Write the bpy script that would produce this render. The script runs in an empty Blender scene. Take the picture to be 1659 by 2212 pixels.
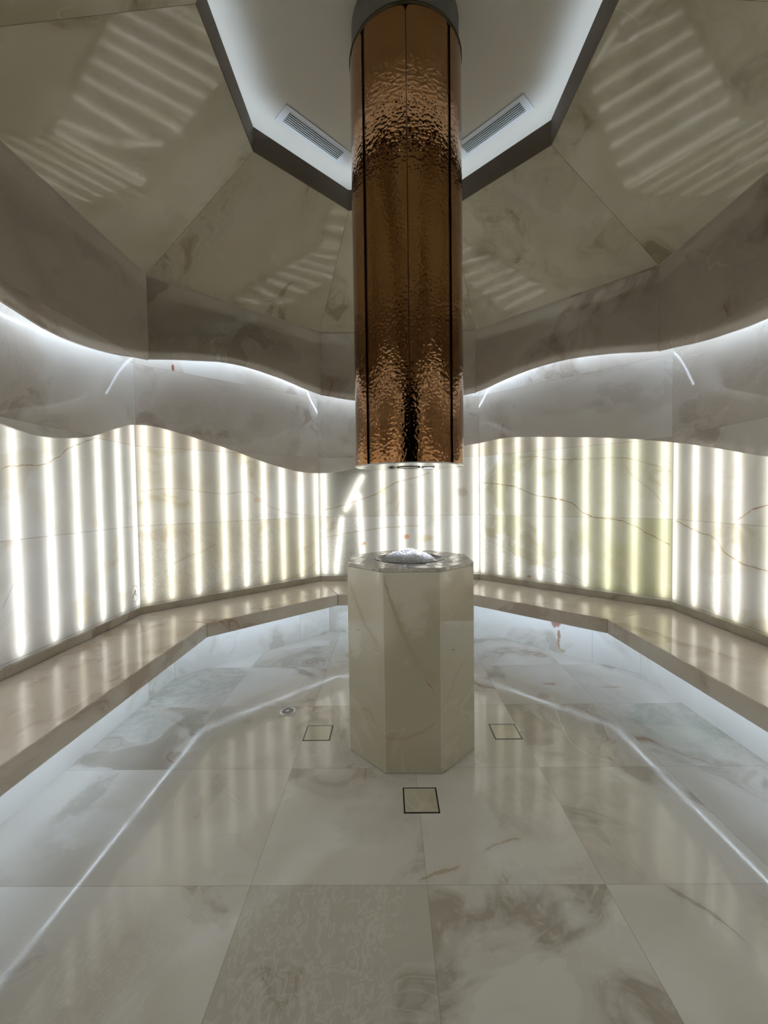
import bpy, bmesh, math, random
from mathutils import Vector, Matrix, noise as mnoise
random.seed(7)
S = bpy.context.scene
COL = S.collection
PI = math.pi
T8 = math.tan(PI / 8)

# ------------------------------------------------------------------ camera
cd = bpy.data.cameras.new('camera')
cam = bpy.data.objects.new('camera', cd)
COL.objects.link(cam)
cd.sensor_fit = 'VERTICAL'
cd.sensor_height = 36.0
cd.lens = 36.0 * 887.9 / 2212.0
cd.clip_start = 0.02
_r = Vector((0.9998621868462839, 0.009758502630236827, -0.01343052275164415))
_u = Vector((0.013084804581408984, 0.03466701071483311, 0.9993132573208283))
_f = Vector((-0.010217397126132892, 0.999351274574918, -0.03453454504483277))
cam.matrix_world = Matrix(((_r.x, _u.x, -_f.x, -0.12757), (_r.y, _u.y, -_f.y, -2.51212),
                           (_r.z, _u.z, -_f.z, 1.45), (0, 0, 0, 1)))
S.camera = cam

# ------------------------------------------------------------------ world, exposure, light strengths
w = bpy.data.worlds.new('world')
S.world = w
w.use_nodes = True
w.node_tree.nodes['Background'].inputs[0].default_value = (0.02, 0.02, 0.022, 1)
w.node_tree.nodes['Background'].inputs[1].default_value = 0.15
S.view_settings.view_transform = 'Standard'
S.view_settings.look = 'None'
S.view_settings.exposure = 0.0
S.view_settings.gamma = 1.0
S.view_settings.use_curve_mapping = False
S.cycles.max_bounces = 6
S.cycles.diffuse_bounces = 3
S.cycles.glossy_bounces = 3
S.cycles.transmission_bounces = 3
S.cycles.use_adaptive_sampling = True
S.cycles.adaptive_threshold = 0.08
S.cycles.adaptive_min_samples = 24
S.cycles.caustics_reflective = False
S.cycles.caustics_refractive = False
S.cycles.transparent_max_bounces = 12
S.cycles.sample_clamp_indirect = 6.0
S.cycles.use_denoising = True

E_TUBE = 7.9      # tubes behind the onyx panels
E_FASCIA = 24.0     # strip hidden behind the wavy fascia
E_COVE = 10.5       # strip in the ceiling cove
E_BENCH = 34.0     # strip under the bench
C_TUBE = (1.0, 0.975, 0.925)
C_STRIP = (0.68, 0.83, 1.0)

# ------------------------------------------------------------------ node helpers
class NT:
    def __init__(s, name):
        s.m = bpy.data.materials.new(name)
        s.m.use_nodes = True
        s.t = s.m.node_tree
        s.t.nodes.clear()
    def n(s, typ, **kw):
        nd = s.t.nodes.new(typ)
        for k, v in kw.items():
            setattr(nd, k, v)
        return nd
    def put(s, sock, v):
        if hasattr(v, 'links') or hasattr(v, 'is_output'):
            s.t.links.new(v, sock)
        elif v is not None:
            if isinstance(v, (tuple, list)) and len(v) == 3 and sock.type == 'RGBA':
                v = (*v, 1)
            sock.default_value = v
    def math(s, op, a, b=None, c=None, clamp=False):
        nd = s.n('ShaderNodeMath', operation=op, use_clamp=clamp)
        s.put(nd.inputs[0], a)
        if b is not None: s.put(nd.inputs[1], b)
        if c is not None: s.put(nd.inputs[2], c)
        return nd.outputs[0]
    def vmath(s, op, a, b=None):
        nd = s.n('ShaderNodeVectorMath', operation=op)
        s.put(nd.inputs[0], a)
        if b is not None: s.put(nd.inputs[1], b)
        return nd.outputs[0]
    def sstep(s, x, lo, hi, t0=0.0, t1=1.0):
        nd = s.n('ShaderNodeMapRange', interpolation_type='SMOOTHSTEP')
        for i, v in enumerate((x, lo, hi, t0, t1)):
            s.put(nd.inputs[i], v)
        return nd.outputs[0]
    def mix(s, f, a, b, mode='MIX'):
        nd = s.n('ShaderNodeMix', data_type='RGBA', blend_type=mode)
        s.put(nd.inputs[0], f); s.put(nd.inputs[6], a); s.put(nd.inputs[7], b)
        return nd.outputs[2]
    def noise(s, vec, scale, detail=4, rough=0.5, dist=0.0, dim='3D'):
        nd = s.n('ShaderNodeTexNoise', noise_dimensions=dim)
        s.put(nd.inputs['Vector'], vec)
        nd.inputs['Scale'].default_value = scale
        nd.inputs['Detail'].default_value = detail
        nd.inputs['Roughness'].default_value = rough
        nd.inputs['Distortion'].default_value = dist
        return nd.outputs[0]
    def comb(s, x, y, z=0.0):
        nd = s.n('ShaderNodeCombineXYZ')
        s.put(nd.inputs[0], x); s.put(nd.inputs[1], y); s.put(nd.inputs[2], z)
        return nd.outputs[0]
    def out(s, shader):
        o = s.n('ShaderNodeOutputMaterial')
        s.t.links.new(shader, o.inputs[0])
        return s.m

def simple(name, col, rough=0.5, metal=0.0, emit=None, strength=0.0, spec=0.5):
    k = NT(name)
    b = k.n('ShaderNodeBsdfPrincipled')
    b.inputs['Base Color'].default_value = (*col, 1)
    b.inputs['Roughness'].default_value = rough
    b.inputs['Metallic'].default_value = metal
    b.inputs['Specular IOR Level'].default_value = spec
    if emit:
        b.inputs['Emission Color'].default_value = (*emit, 1)
        b.inputs['Emission Strength'].default_value = strength
    return k.out(b.outputs[0])

def emitter(name, col, strength):
    k = NT(name)
    e = k.n('ShaderNodeEmission')
    e.inputs[0].default_value = (*col, 1)
    e.inputs[1].default_value = strength
    return k.out(e.outputs[0])

PAL_WARM = dict(base=(.66, .595, .52), pale=(.78, .73, .67), dark=(.45, .375, .30), green=(.50, .46, .35), rust=(.34, .15, .07))
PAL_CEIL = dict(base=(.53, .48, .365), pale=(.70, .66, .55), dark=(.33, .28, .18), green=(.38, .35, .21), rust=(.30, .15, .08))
PAL_BENCH = dict(base=(.69, .62, .535), pale=(.77, .72, .65), dark=(.52, .43, .34), green=(.60, .53, .43), rust=(.36, .18, .09))
PAL_FASCIA = dict(base=(.58, .505, .42), pale=(.70, .63, .55), dark=(.40, .33, .26), green=(.42, .37, .29), rust=(.30, .14, .08))  # same stone as PAL_WARM, darkened to paint in the dimmer upper band
PAL_MID = dict(base=(.60, .53, .46), pale=(.74, .695, .645), dark=(.42, .355, .295), green=(.50, .455, .38), rust=(.34, .15, .08))  # same stone too, its colour taken down for the dimmer light up there
PAL_COOL = dict(base=(.66, .625, .57), pale=(.83, .815, .785), dark=(.43, .385, .32), green=(.60, .575, .515), rust=(.34, .14, .08))
PAL_LIT = dict(base=(.80, .79, .70), pale=(.93, .93, .90), dark=(.62, .57, .42), green=(.60, .60, .36), rust=(.45, .22, .07))
PAL_RISER = dict(base=(.86, .855, .84), pale=(.91, .91, .90), dark=(.62, .60, .54), green=(.66, .66, .60), rust=(.38, .14, .08))

def marble(name, pal, tw=9.0, th=9.0, u0=0.0, v0=0.0, seed=0.0, rough=0.08, lit=False, thin=0.0,
           veins=(), cloud=1.0, seam=0.0016, seamdark=0.45, bump=0.0, spots=(), rusty=0.5, coat_spec=0.5, roughvar=0.0, grain=(), rand=True, seamcol=(.20, .17, .13), pale_hair=0.22):
    """polished onyx: tiles on a metre grid (UV in metres), every tile cut from another part of the block"""
    k = NT(name)
    uv = k.n('ShaderNodeUVMap').outputs[0]
    sp = k.n('ShaderNodeSeparateXYZ'); k.put(sp.inputs[0], uv)
    U, V = sp.outputs[0], sp.outputs[1]
    tu = k.math('DIVIDE', k.math('SUBTRACT', U, u0), tw)
    tv = k.math('DIVIDE', k.math('SUBTRACT', V, v0), th)
    iu, iv = k.math('FLOOR', tu), k.math('FLOOR', tv)
    fu, fv = k.math('FRACT', tu), k.math('FRACT', tv)
    du = k.math('MULTIPLY', k.math('MINIMUM', fu, k.math('SUBTRACT', 1.0, fu)), tw)
    dv = k.math('MULTIPLY', k.math('MINIMUM', fv, k.math('SUBTRACT', 1.0, fv)), th)
    seamd = k.math('MINIMUM', du, dv)
    seam_m = k.sstep(seamd, seam * 0.4, seam * 1.3, 1.0, 0.0)
    if not rand:
        iu = iv = 0.0
    wn = k.n('ShaderNodeTexWhiteNoise', noise_dimensions='3D')
    k.put(wn.inputs[0], k.comb(iu, iv, seed))
    rnd, rcol = wn.outputs[0], wn.outputs[1]
    rot = k.n('ShaderNodeVectorRotate', rotation_type='Z_AXIS')
    k.put(rot.inputs['Vector'], k.comb(U, V, 0.0))
    k.put(rot.inputs['Angle'], k.math('MULTIPLY', rnd, 6.283))
    off = k.vmath('MULTIPLY', rcol, (37.0, 53.0, 71.0))
    P = k.vmath('ADD', rot.outputs[0], off)
    P2 = k.vmath('MULTIPLY', P, (1.0, 0.45, 1.0))
    warp = k.n('ShaderNodeTexNoise'); k.put(warp.inputs['Vector'], P)
    warp.inputs['Scale'].default_value = 1.6; warp.inputs['Detail'].default_value = 2
    wv = k.vmath('MULTIPLY', k.vmath('SUBTRACT', warp.outputs[1], (0.5, 0.5, 0.5)), (0.9, 0.9, 0.9))
    Q = k.vmath('ADD', P2, wv)
    big = k.noise(Q, 0.9 * cloud, 2, 0.5)
    mid = k.noise(Q, 2.1 * cloud, 5, 0.55, 0.3)
    fine = k.noise(P, 18.0, 4, 0.7)
    c = k.mix(k.sstep(big, 0.38, 0.66), pal['base'], pal['pale'])
    c = k.mix(k.sstep(mid, 0.49, 0.70, 0.0, 0.9), c, pal['dark'])
    gsel = k.math('FRACT', k.math('MULTIPLY', rnd, 7.31))
    hsel = k.math('FRACT', k.math('MULTIPLY', rnd, 13.7))
    g = k.math('MULTIPLY', k.sstep(big, 0.50, 0.30), k.math('MULTIPLY', k.sstep(gsel, 0.45, 0.8), 0.8))
    c = k.mix(g, c, pal['green'])
    # agate-like layering that follows the clouds in some tiles
    lay = k.math('MULTIPLY', k.math('SINE', k.math('MULTIPLY', mid, 62.0)), k.sstep(mid, 0.50, 0.58))
    c = k.mix(k.math('MULTIPLY', k.math('MULTIPLY', k.sstep(lay, 0.2, 1.0), k.sstep(hsel, 0.35, 0.7)), 0.38), c, pal['dark'])
    edge = k.math('MULTIPLY', k.sstep(mid, 0.560, 0.568, 0, 1), k.sstep(mid, 0.568, 0.61, 0.22, 0.0))
    c = k.mix(edge, c, pal['pale'])
    e2 = k.math('MULTIPLY', k.sstep(mid, 0.625, 0.629, 0, 1), k.sstep(mid, 0.629, 0.66, 0.5, 0.0))
    c = k.mix(e2, c, pal['rust'] if rusty > .6 else pal['dark'])
    fm = k.sstep(fine, 0.50, 0.72)
    patch = k.math('MULTIPLY', k.sstep(big, 0.49, 0.56), k.sstep(gsel, 0.75, 0.3))
    c = k.mix(k.math('MULTIPLY', k.math('MULTIPLY', fm, patch), 0.55), c, pal['pale'])
    def hair(scale, width, gate_lo, gate_hi, zoff, gate_src):
        pv = k.vmath('ADD', Q, (zoff, 0.3 * zoff, zoff))
        a = k.math('ABSOLUTE', k.math('SUBTRACT', k.noise(pv, scale, 4, 0.55), 0.5))
        m_ = k.sstep(a, 0.0, width, 1.0, 0.0)
        return k.math('MULTIPLY', m_, k.sstep(gate_src, gate_lo, gate_hi))
    c = k.mix(k.math('MULTIPLY', hair(0.6, 0.0045, 0.55, 0.64, 3.1, mid), rusty), c, pal['rust'])
    c = k.mix(k.math('MULTIPLY', hair(0.8, 0.0032, 0.48, 0.40, 8.7, big), pale_hair), c, (.93, .92, .88))
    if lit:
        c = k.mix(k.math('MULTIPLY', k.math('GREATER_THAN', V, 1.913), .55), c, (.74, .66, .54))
    # veins traced on particular slabs: centre line as a curve of u
    wob = k.math('MULTIPLY', k.math('SUBTRACT', k.noise(k.comb(U, V, seed), 14.0, 4, 0.6), 0.5), 0.03)
    for item in veins:
        pts, width, col, stren = item[:4]
        swap = len(item) > 4 and item[4]
        a, b = (V, U) if swap else (U, V)
        lo, hi = min(p[0] for p in pts), max(p[0] for p in pts)
        ylo, yhi = min(p[1] for p in pts) - .01, max(p[1] for p in pts) + .01
        fc = k.n('ShaderNodeFloatCurve')
        cv = fc.mapping.curves[0]
        q = sorted(((p[0] - lo) / (hi - lo), (p[1] - ylo) / (yhi - ylo)) for p in pts)
        cv.points[0].location = q[0]; cv.points[1].location = q[-1]
        for p in q[1:-1]:
            cv.points.new(*p)
        fc.mapping.update()
        k.put(fc.inputs['Value'], k.math('DIVIDE', k.math('SUBTRACT', a, lo), hi - lo))
        yc = k.math('ADD', k.math('MULTIPLY', fc.outputs[0], yhi - ylo), ylo)
        d = k.math('ABSOLUTE', k.math('SUBTRACT', k.math('ADD', b, wob), yc))
        wd = k.math('MULTIPLY', k.sstep(fine, 0.3, 0.7, 0.4, 1.5), width * .65)
        m_ = k.sstep(k.math('DIVIDE', d, wd), 0.4, 1.3, 1.0, 0.0)
        ins = k.math('MULTIPLY', k.sstep(a, lo, lo + .03), k.sstep(a, hi - .03, hi, 1.0, 0.0))
        halo = k.math('MULTIPLY', k.sstep(k.math('DIVIDE', d, wd), 0.5, 6.0, 0.22, 0.0), ins)
        c = k.mix(k.math('MULTIPLY', halo, stren), c, pal['dark'])
        c = k.mix(k.math('MULTIPLY', k.math('MULTIPLY', m_, ins), stren), c, col)
    lowf = k.math('SUBTRACT', mid, 0.5)
    if grain:
        gn_ = k.noise(k.vmath('MULTIPLY', P, (1.0, 1.7, 1.0)), 21.0, 2, 0.5, 1.2)
        gm = k.math('MULTIPLY', k.sstep(gn_, 0.50, 0.56), k.sstep(gn_, 0.66, 0.60))
    for (u_0, u_1, v_0, v_1, stren, col) in grain:
        m_ = k.math('MULTIPLY', gm, stren)
        for aa, lo, hi in ((U, u_0, u_1), (V, v_0, v_1)):
            am = k.math('ADD', aa, k.math('MULTIPLY', lowf, .5))
            m_ = k.math('MULTIPLY', m_, k.math('MULTIPLY', k.sstep(am, lo, lo + .06), k.sstep(am, hi - .06, hi, 1.0, 0.0)))
        c = k.mix(m_, c, col)
    for (su, sv, ru, rv, col, stren, *rect) in spots:
        x = k.math('DIVIDE', k.math('SUBTRACT', k.math('ADD', U, wob), su), ru)
        y = k.math('DIVIDE', k.math('SUBTRACT', k.math('ADD', V, wob), sv), rv)
        d = k.math('ADD', k.math('MULTIPLY', x, x), k.math('MULTIPLY', y, y))
        d = k.math('ADD', d, k.math('MULTIPLY', k.math('SUBTRACT', fine, 0.5), 1.2 if ru > .07 else 3.2))
        if ru > .07:
            d = k.math('ADD', d, k.math('MULTIPLY', lowf, 4.5))
        m_ = k.math('MULTIPLY', k.sstep(d, 0.2, 1.3, 1.0, 0.0), stren)
        if ru > .07:
            m_ = k.math('MULTIPLY', m_, k.sstep(fine, 0.30, 0.65, 1.0, 0.6))
            m_ = k.math('MULTIPLY', m_, k.sstep(mid, 0.40, 0.58, 1.0, 0.65))
        if rect:
            u_0, u_1, v_0, v_1 = rect[0]
            for aa, lo, hi in ((U, u_0, u_1), (V, v_0, v_1)):
                m_ = k.math('MULTIPLY', m_, k.math('COMPARE', aa, (lo + hi) / 2, (hi - lo) / 2))
        c = k.mix(m_, c, col)
    c = k.mix(k.math('MULTIPLY', seam_m, seamdark), c, seamcol)
    rg = k.math('ADD', k.math('MULTIPLY', fm, 0.3 * rough), rough)
    if roughvar:
        rg = k.math('ADD', rg, k.sstep(mid, 0.42, 0.58, 0.0, roughvar))
    p = k.n('ShaderNodeBsdfPrincipled')
    nrm = None
    if bump:
        bn = k.n('ShaderNodeBump')
        bn.inputs['Strength'].default_value = bump
        bn.inputs['Distance'].default_value = 0.010
        k.put(bn.inputs['Height'], k.math('ADD', k.noise(k.comb(U, V, 0.0), 7.0, 2, 0.4), k.math('MULTIPLY', k.sstep(k.noise(k.comb(U, V, 5.0), 26.0, 1, 0.4, 0.5), 0.56, 0.66), 0.5)))
        nrm = bn.outputs[0]
        k.put(p.inputs['Normal'], nrm)
    k.put(p.inputs['Base Color'], c)
    k.put(p.inputs['Roughness'], rg)
    p.inputs['Specular IOR Level'].default_value = coat_spec
    if not lit and not thin:
        return k.out(p.outputs[0])
    tr = k.n('ShaderNodeBsdfTranslucent')
    k.put(tr.inputs[0], c)
    ms = k.n('ShaderNodeMixShader')
    if lit:
        df = k.n('ShaderNodeBsdfDiffuse'); k.put(df.inputs[0], c)
        k.put(ms.inputs[0], 0.72)
        k.t.links.new(df.outputs[0], ms.inputs[1]); k.t.links.new(tr.outputs[0], ms.inputs[2])
        fr = k.n('ShaderNodeFresnel'); fr.inputs[0].default_value = 1.45
        gl = k.n('ShaderNodeBsdfGlossy'); k.put(gl.inputs['Roughness'], rg)
        m2 = k.n('ShaderNodeMixShader')
        k.put(m2.inputs[0], fr.outputs[0])
        k.t.links.new(ms.outputs[0], m2.inputs[1]); k.t.links.new(gl.outputs[0], m2.inputs[2])
        return k.out(m2.outputs[0])
    k.put(ms.inputs[0], thin)
    k.t.links.new(p.outputs[0], ms.inputs[1]); k.t.links.new(tr.outputs[0], ms.inputs[2])
    return k.out(ms.outputs[0])

def clear_back():
    k = NT('clear_backing_film')
    t = k.n('ShaderNodeBsdfTransparent')
    return k.out(t.outputs[0])

# ------------------------------------------------------------------ object helpers
def link(name, me, mats, parent=None):
    o = bpy.data.objects.new(name, me)
    for m in (mats if isinstance(mats, (list, tuple)) else [mats]):
        me.materials.append(m)
    COL.objects.link(o)
    if parent is not None:
        o.parent = parent
        o.matrix_parent_inverse = parent.matrix_world.inverted() if False else Matrix.Identity(4)
        o.location = -parent.location if parent.type == 'EMPTY' else o.location
    return o

def empty(name, loc=(0, 0, 0)):
    o = bpy.data.objects.new(name, None)
    o.empty_display_size = 0.1
    o.location = loc
    COL.objects.link(o)
    return o

def tag(o, label=None, cat=None, group=None, kind=None):
    if label: o['label'] = label
    if cat: o['category'] = cat
    if group: o['group'] = group
    if kind: o['kind'] = kind
    return o

class MB:
    """polygons with UVs in metres"""
    def __init__(s):
        s.v, s.f, s.uv, s.mi, s.sm = [], [], [], [], []
    def poly(s, pts, uvs=None, mi=0, smooth=False):
        b = len(s.v)
        s.v += [tuple(p) for p in pts]
        s.f.append(list(range(b, b + len(pts))))
        s.uv.append(uvs or [(p[0], p[1]) for p in pts])
        s.mi.append(mi); s.sm.append(smooth)
    def build(s, name, mats, parent=None, merge=True, bevel=0.0, seg=2):
        me = bpy.data.meshes.new(name)
        me.from_pydata(s.v, [], s.f)
        ul = me.uv_layers.new(name='UVMap')
        i = 0
        for uvs in s.uv:
            for q in uvs:
                ul.data[i].uv = q; i += 1
        for p, m_, sm_ in zip(me.polygons, s.mi, s.sm):
            p.material_index = m_; p.use_smooth = sm_
        if merge:
            bm = bmesh.new(); bm.from_mesh(me)
            bmesh.ops.remove_doubles(bm, verts=bm.verts, dist=1e-5)
            bmesh.ops.recalc_face_normals(bm, faces=bm.faces)
            bm.to_mesh(me); bm.free()
        o = link(name, me, mats, parent)
        if bevel:
            md = o.modifiers.new('bevel', 'BEVEL')
            md.width = bevel; md.segments = seg; md.limit_method = 'ANGLE'; md.angle_limit = math.radians(30)
            md.harden_normals = False
        return o
    def box(s, c, d, rz=0.0, mi=0):
        R = Matrix.Rotation(rz, 3, 'Z')
        P = {}
        for i in (-1, 1):
            for j in (-1, 1):
                for l in (-1, 1):
                    P[i, j, l] = Vector(c) + R @ Vector((i * d[0] / 2, j * d[1] / 2, l * d[2] / 2))
        for q in (((-1,-1,-1),(-1,1,-1),(1,1,-1),(1,-1,-1)), ((-1,-1,1),(1,-1,1),(1,1,1),(-1,1,1)),
                  ((-1,-1,-1),(1,-1,-1),(1,-1,1),(-1,-1,1)), ((1,-1,-1),(1,1,-1),(1,1,1),(1,-1,1)),
                  ((1,1,-1),(-1,1,-1),(-1,1,1),(1,1,1)), ((-1,1,-1),(-1,-1,-1),(-1,-1,1),(-1,1,1))):
            s.poly([P[t] for t in q], None, mi)
        return s
    def lathe(s, prof, c=(0, 0), n=48, a0=0.0, a1=2 * PI, mi=0, smooth=True):
        for i in range(n):
            p, q = a0 + (a1 - a0) * i / n, a0 + (a1 - a0) * (i + 1) / n
            for (r0, z0), (r1, z1) in zip(prof[:-1], prof[1:]):
                pts = [(c[0] + r0 * math.cos(p), c[1] + r0 * math.sin(p), z0), (c[0] + r0 * math.cos(q), c[1] + r0 * math.sin(q), z0),
                       (c[0] + r1 * math.cos(q), c[1] + r1 * math.sin(q), z1), (c[0] + r1 * math.cos(p), c[1] + r1 * math.sin(p), z1)]
                if r0 < 1e-6: pts = pts[1:]
                elif r1 < 1e-6: pts = pts[:3]
                s.poly(pts, None, mi, smooth)
        return s

SIDES = {'back': 90, 'back_right': 45, 'right': 0, 'front_right': -45, 'front': -90, 'front_left': -135, 'left': 180, 'back_left': 135}
def frame(side):
    a = math.radians(SIDES[side])
    n = Vector((math.cos(a), math.sin(a), 0))
    return n, Vector((n.y, -n.x, 0))
def at(side, A, s_, z):
    n, t = frame(side)
    p = n * A + t * s_
    return (p.x, p.y, z)

def interp(pts):
    pts = sorted(pts)
    def f(x):
        if x <= pts[0][0]: return pts[0][1]
        if x >= pts[-1][0]: return pts[-1][1]
        for i in range(len(pts) - 1):
            if pts[i][0] <= x <= pts[i + 1][0]:
                break
        p0 = pts[max(i - 1, 0)]; p1 = pts[i]; p2 = pts[i + 1]; p3 = pts[min(i + 2, len(pts) - 1)]
        h = p2[0] - p1[0]; t = (x - p1[0]) / h
        m1 = (p2[1] - p0[1]) / (p2[0] - p0[0]) * h if i > 0 else (p2[1] - p1[1])
        m2 = (p3[1] - p1[1]) / (p3[0] - p1[0]) * h if i + 2 < len(pts) else (p2[1] - p1[1])
        return ((2*t**3 - 3*t**2 + 1) * p1[1] + (t**3 - 2*t**2 + t) * m1 + (-2*t**3 + 3*t**2) * p2[1] + (t**3 - t**2) * m2)
    return f

LOW = {
'left': [(-.93, 2.07), (-.7, 2.02), (-.45, 1.93), (-0.289, 1.884), (-0.155, 1.86), (-0.001, 1.851), (0.175, 1.868), (0.325, 1.895), (0.459, 1.932), (0.616, 1.993), (0.75, 2.041), (0.839, 2.07), (0.927, 2.088)],
'back_left': [(-0.927, 2.088), (-0.809, 2.092), (-0.678, 2.073), (-0.531, 2.043), (-0.316, 1.991), (-0.157, 1.951), (0.011, 1.903), (0.189, 1.851), (0.38, 1.803), (0.513, 1.776), (0.652, 1.753), (0.798, 1.742), (0.927, 1.742)],
'back': [(-0.927, 1.742), (-0.766, 1.748), (-0.508, 1.785), (-0.112, 1.863), (0.366, 1.961), (0.748, 2.032), (0.927, 2.06)],
'back_right': [(-0.927, 2.06), (-0.762, 2.075), (-0.622, 2.083), (-0.509, 2.08), (-0.317, 2.062), (-0.117, 2.039), (0.07, 2.016), (0.329, 1.983), (0.535, 1.952), (0.684, 1.926), (0.823, 1.897), (0.927, 1.875)],
'right': [(-0.927, 1.875), (-0.757, 1.842), (-0.601, 1.805), (-0.393, 1.755), (-0.239, 1.715), (-0.063, 1.674), (.2, 1.65), (.5, 1.68), (.93, 1.78)],
'front_right': [(-.93, 1.78), (-.5, 1.76), (0, 1.82), (.5, 1.98), (.93, 2.08)],
'front': [(-.93, 2.05), (.93, 1.8)],
'front_left': [(-.93, 2.17), (-.6, 2.15), (-.1, 1.95), (.4, 1.86), (.93, 2.07)],
}
U0 = 2.599
UP_DOWN = [(-.87, U0), (-0.73, 2.566), (-0.496, 2.522), (-.3, 2.49), (-.12, 2.466), (0.0, 2.455), (.2, 2.46), (0.355, 2.485), (.55, 2.523), (0.728, 2.565), (.87, U0)]
UP_UP = [(-.87, U0), (-0.642, 2.646), (-0.408, 2.687), (-0.238, 2.709), (-0.08, 2.718), (0.1, 2.712), (0.249, 2.697), (0.439, 2.67), (0.642, 2.63), (.87, U0)]
UP = {
'left': [(-.87, 2.6), (-.65, 2.53), (-0.428, 2.47), (-0.348, 2.459), (-0.255, 2.447), (-0.161, 2.437), (-0.041, 2.436), (0.093, 2.446), (0.242, 2.465), (0.408, 2.493), (0.572, 2.529), (0.695, 2.56), (.87, 2.599)],
'back_left': [(-.87, U0), (-0.642, 2.646), (-0.408, 2.687), (-0.258, 2.711), (-0.098, 2.72), (0.07, 2.713), (0.249, 2.694), (0.439, 2.669), (0.642, 2.629), (0.785, 2.606), (.87, 2.598)],
'back': [(-.87, 2.598), (-0.73, 2.572), (-0.496, 2.53), (-0.002, 2.486), (0.355, 2.501), (0.728, 2.569), (.87, 2.597)],
'back_right': [(-.87, 2.597), (-0.722, 2.618), (-0.552, 2.654), (-0.391, 2.68), (-0.238, 2.7), (-0.047, 2.713), (0.132, 2.711), (0.299, 2.697), (0.456, 2.676), (0.575, 2.656), (0.785, 2.613), (.87, 2.6)],
'right': [(-.87, 2.6), (-0.699, 2.566), (-0.548, 2.534), (-0.412, 2.507), (-0.287, 2.487), (-0.173, 2.474), (-0.068, 2.461), (0.029, 2.455), (0.2, 2.456), (.5, 2.51), (.87, 2.6)],
'front_right': UP_UP, 'front': UP_DOWN, 'front_left': UP_UP,
}

def slab(mb, side, A, th, zlo, zhi, s0=None, s1=None, n=1, mi_back=0, front_uv=lambda s_, z: (s_, z)):
    """upright stone slab on one side of the octagon, inner face at A, mitred at the corners; zlo/zhi number or function of s"""
    fl = zlo if callable(zlo) else (lambda x: zlo)
    fh = zhi if callable(zhi) else (lambda x: zhi)
    h = A * T8
    s0 = -h if s0 is None else s0
    s1 = h if s1 is None else s1
    B = A + th
    def bs(x):
        if abs(abs(x) - h) < 1e-6: return math.copysign(B * T8, x)
        return x
    ss = [s0 + (s1 - s0) * i / n for i in range(n + 1)]
    for a, b in zip(ss[:-1], ss[1:]):
        F = [at(side, A, a, fl(a)), at(side, A, b, fl(b)), at(side, A, b, fh(b)), at(side, A, a, fh(a))]
        K = [at(side, B, bs(a), fl(a)), at(side, B, bs(b), fl(b)), at(side, B, bs(b), fh(b)), at(side, B, bs(a), fh(a))]
        uv = [front_uv(a, fl(a)), front_uv(b, fl(b)), front_uv(b, fh(b)), front_uv(a, fh(a))]
        mb.poly(F, uv)
        mb.poly(K[::-1], uv[::-1], mi_back)
        e = lambda s_, z: (s_, z + 0.02)
        mb.poly([F[1], F[0], K[0], K[1]], [uv[1], uv[0], e(*uv[0]), e(*uv[1])])
        mb.poly([F[3], F[2], K[2], K[3]], [uv[3], uv[2], e(*uv[2]), e(*uv[3])])
    for x, fl_ in ((s0, True), (s1, False)):
        q = [at(side, A, x, fl(x)), at(side, B, bs(x), fl(x)), at(side, B, bs(x), fh(x)), at(side, A, x, fh(x))]
        uvq = [front_uv(x, fl(x)), front_uv(x + .02, fl(x)), front_uv(x + .02, fh(x)), front_uv(x, fh(x))]
        mb.poly(q, uvq)
    return mb

AW, AM, AF, AO, ABF, AR = 2.240, 2.225, 2.056, 1.032, 1.5514, 1.8904
Z_BT, Z_BB, Z_ST, Z_FT, Z_O, Z_OT, Z_C = .492, .3794, .5507, 3.2767, 3.8759, 4.0399, 4.18
H_W = AW * T8

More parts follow.
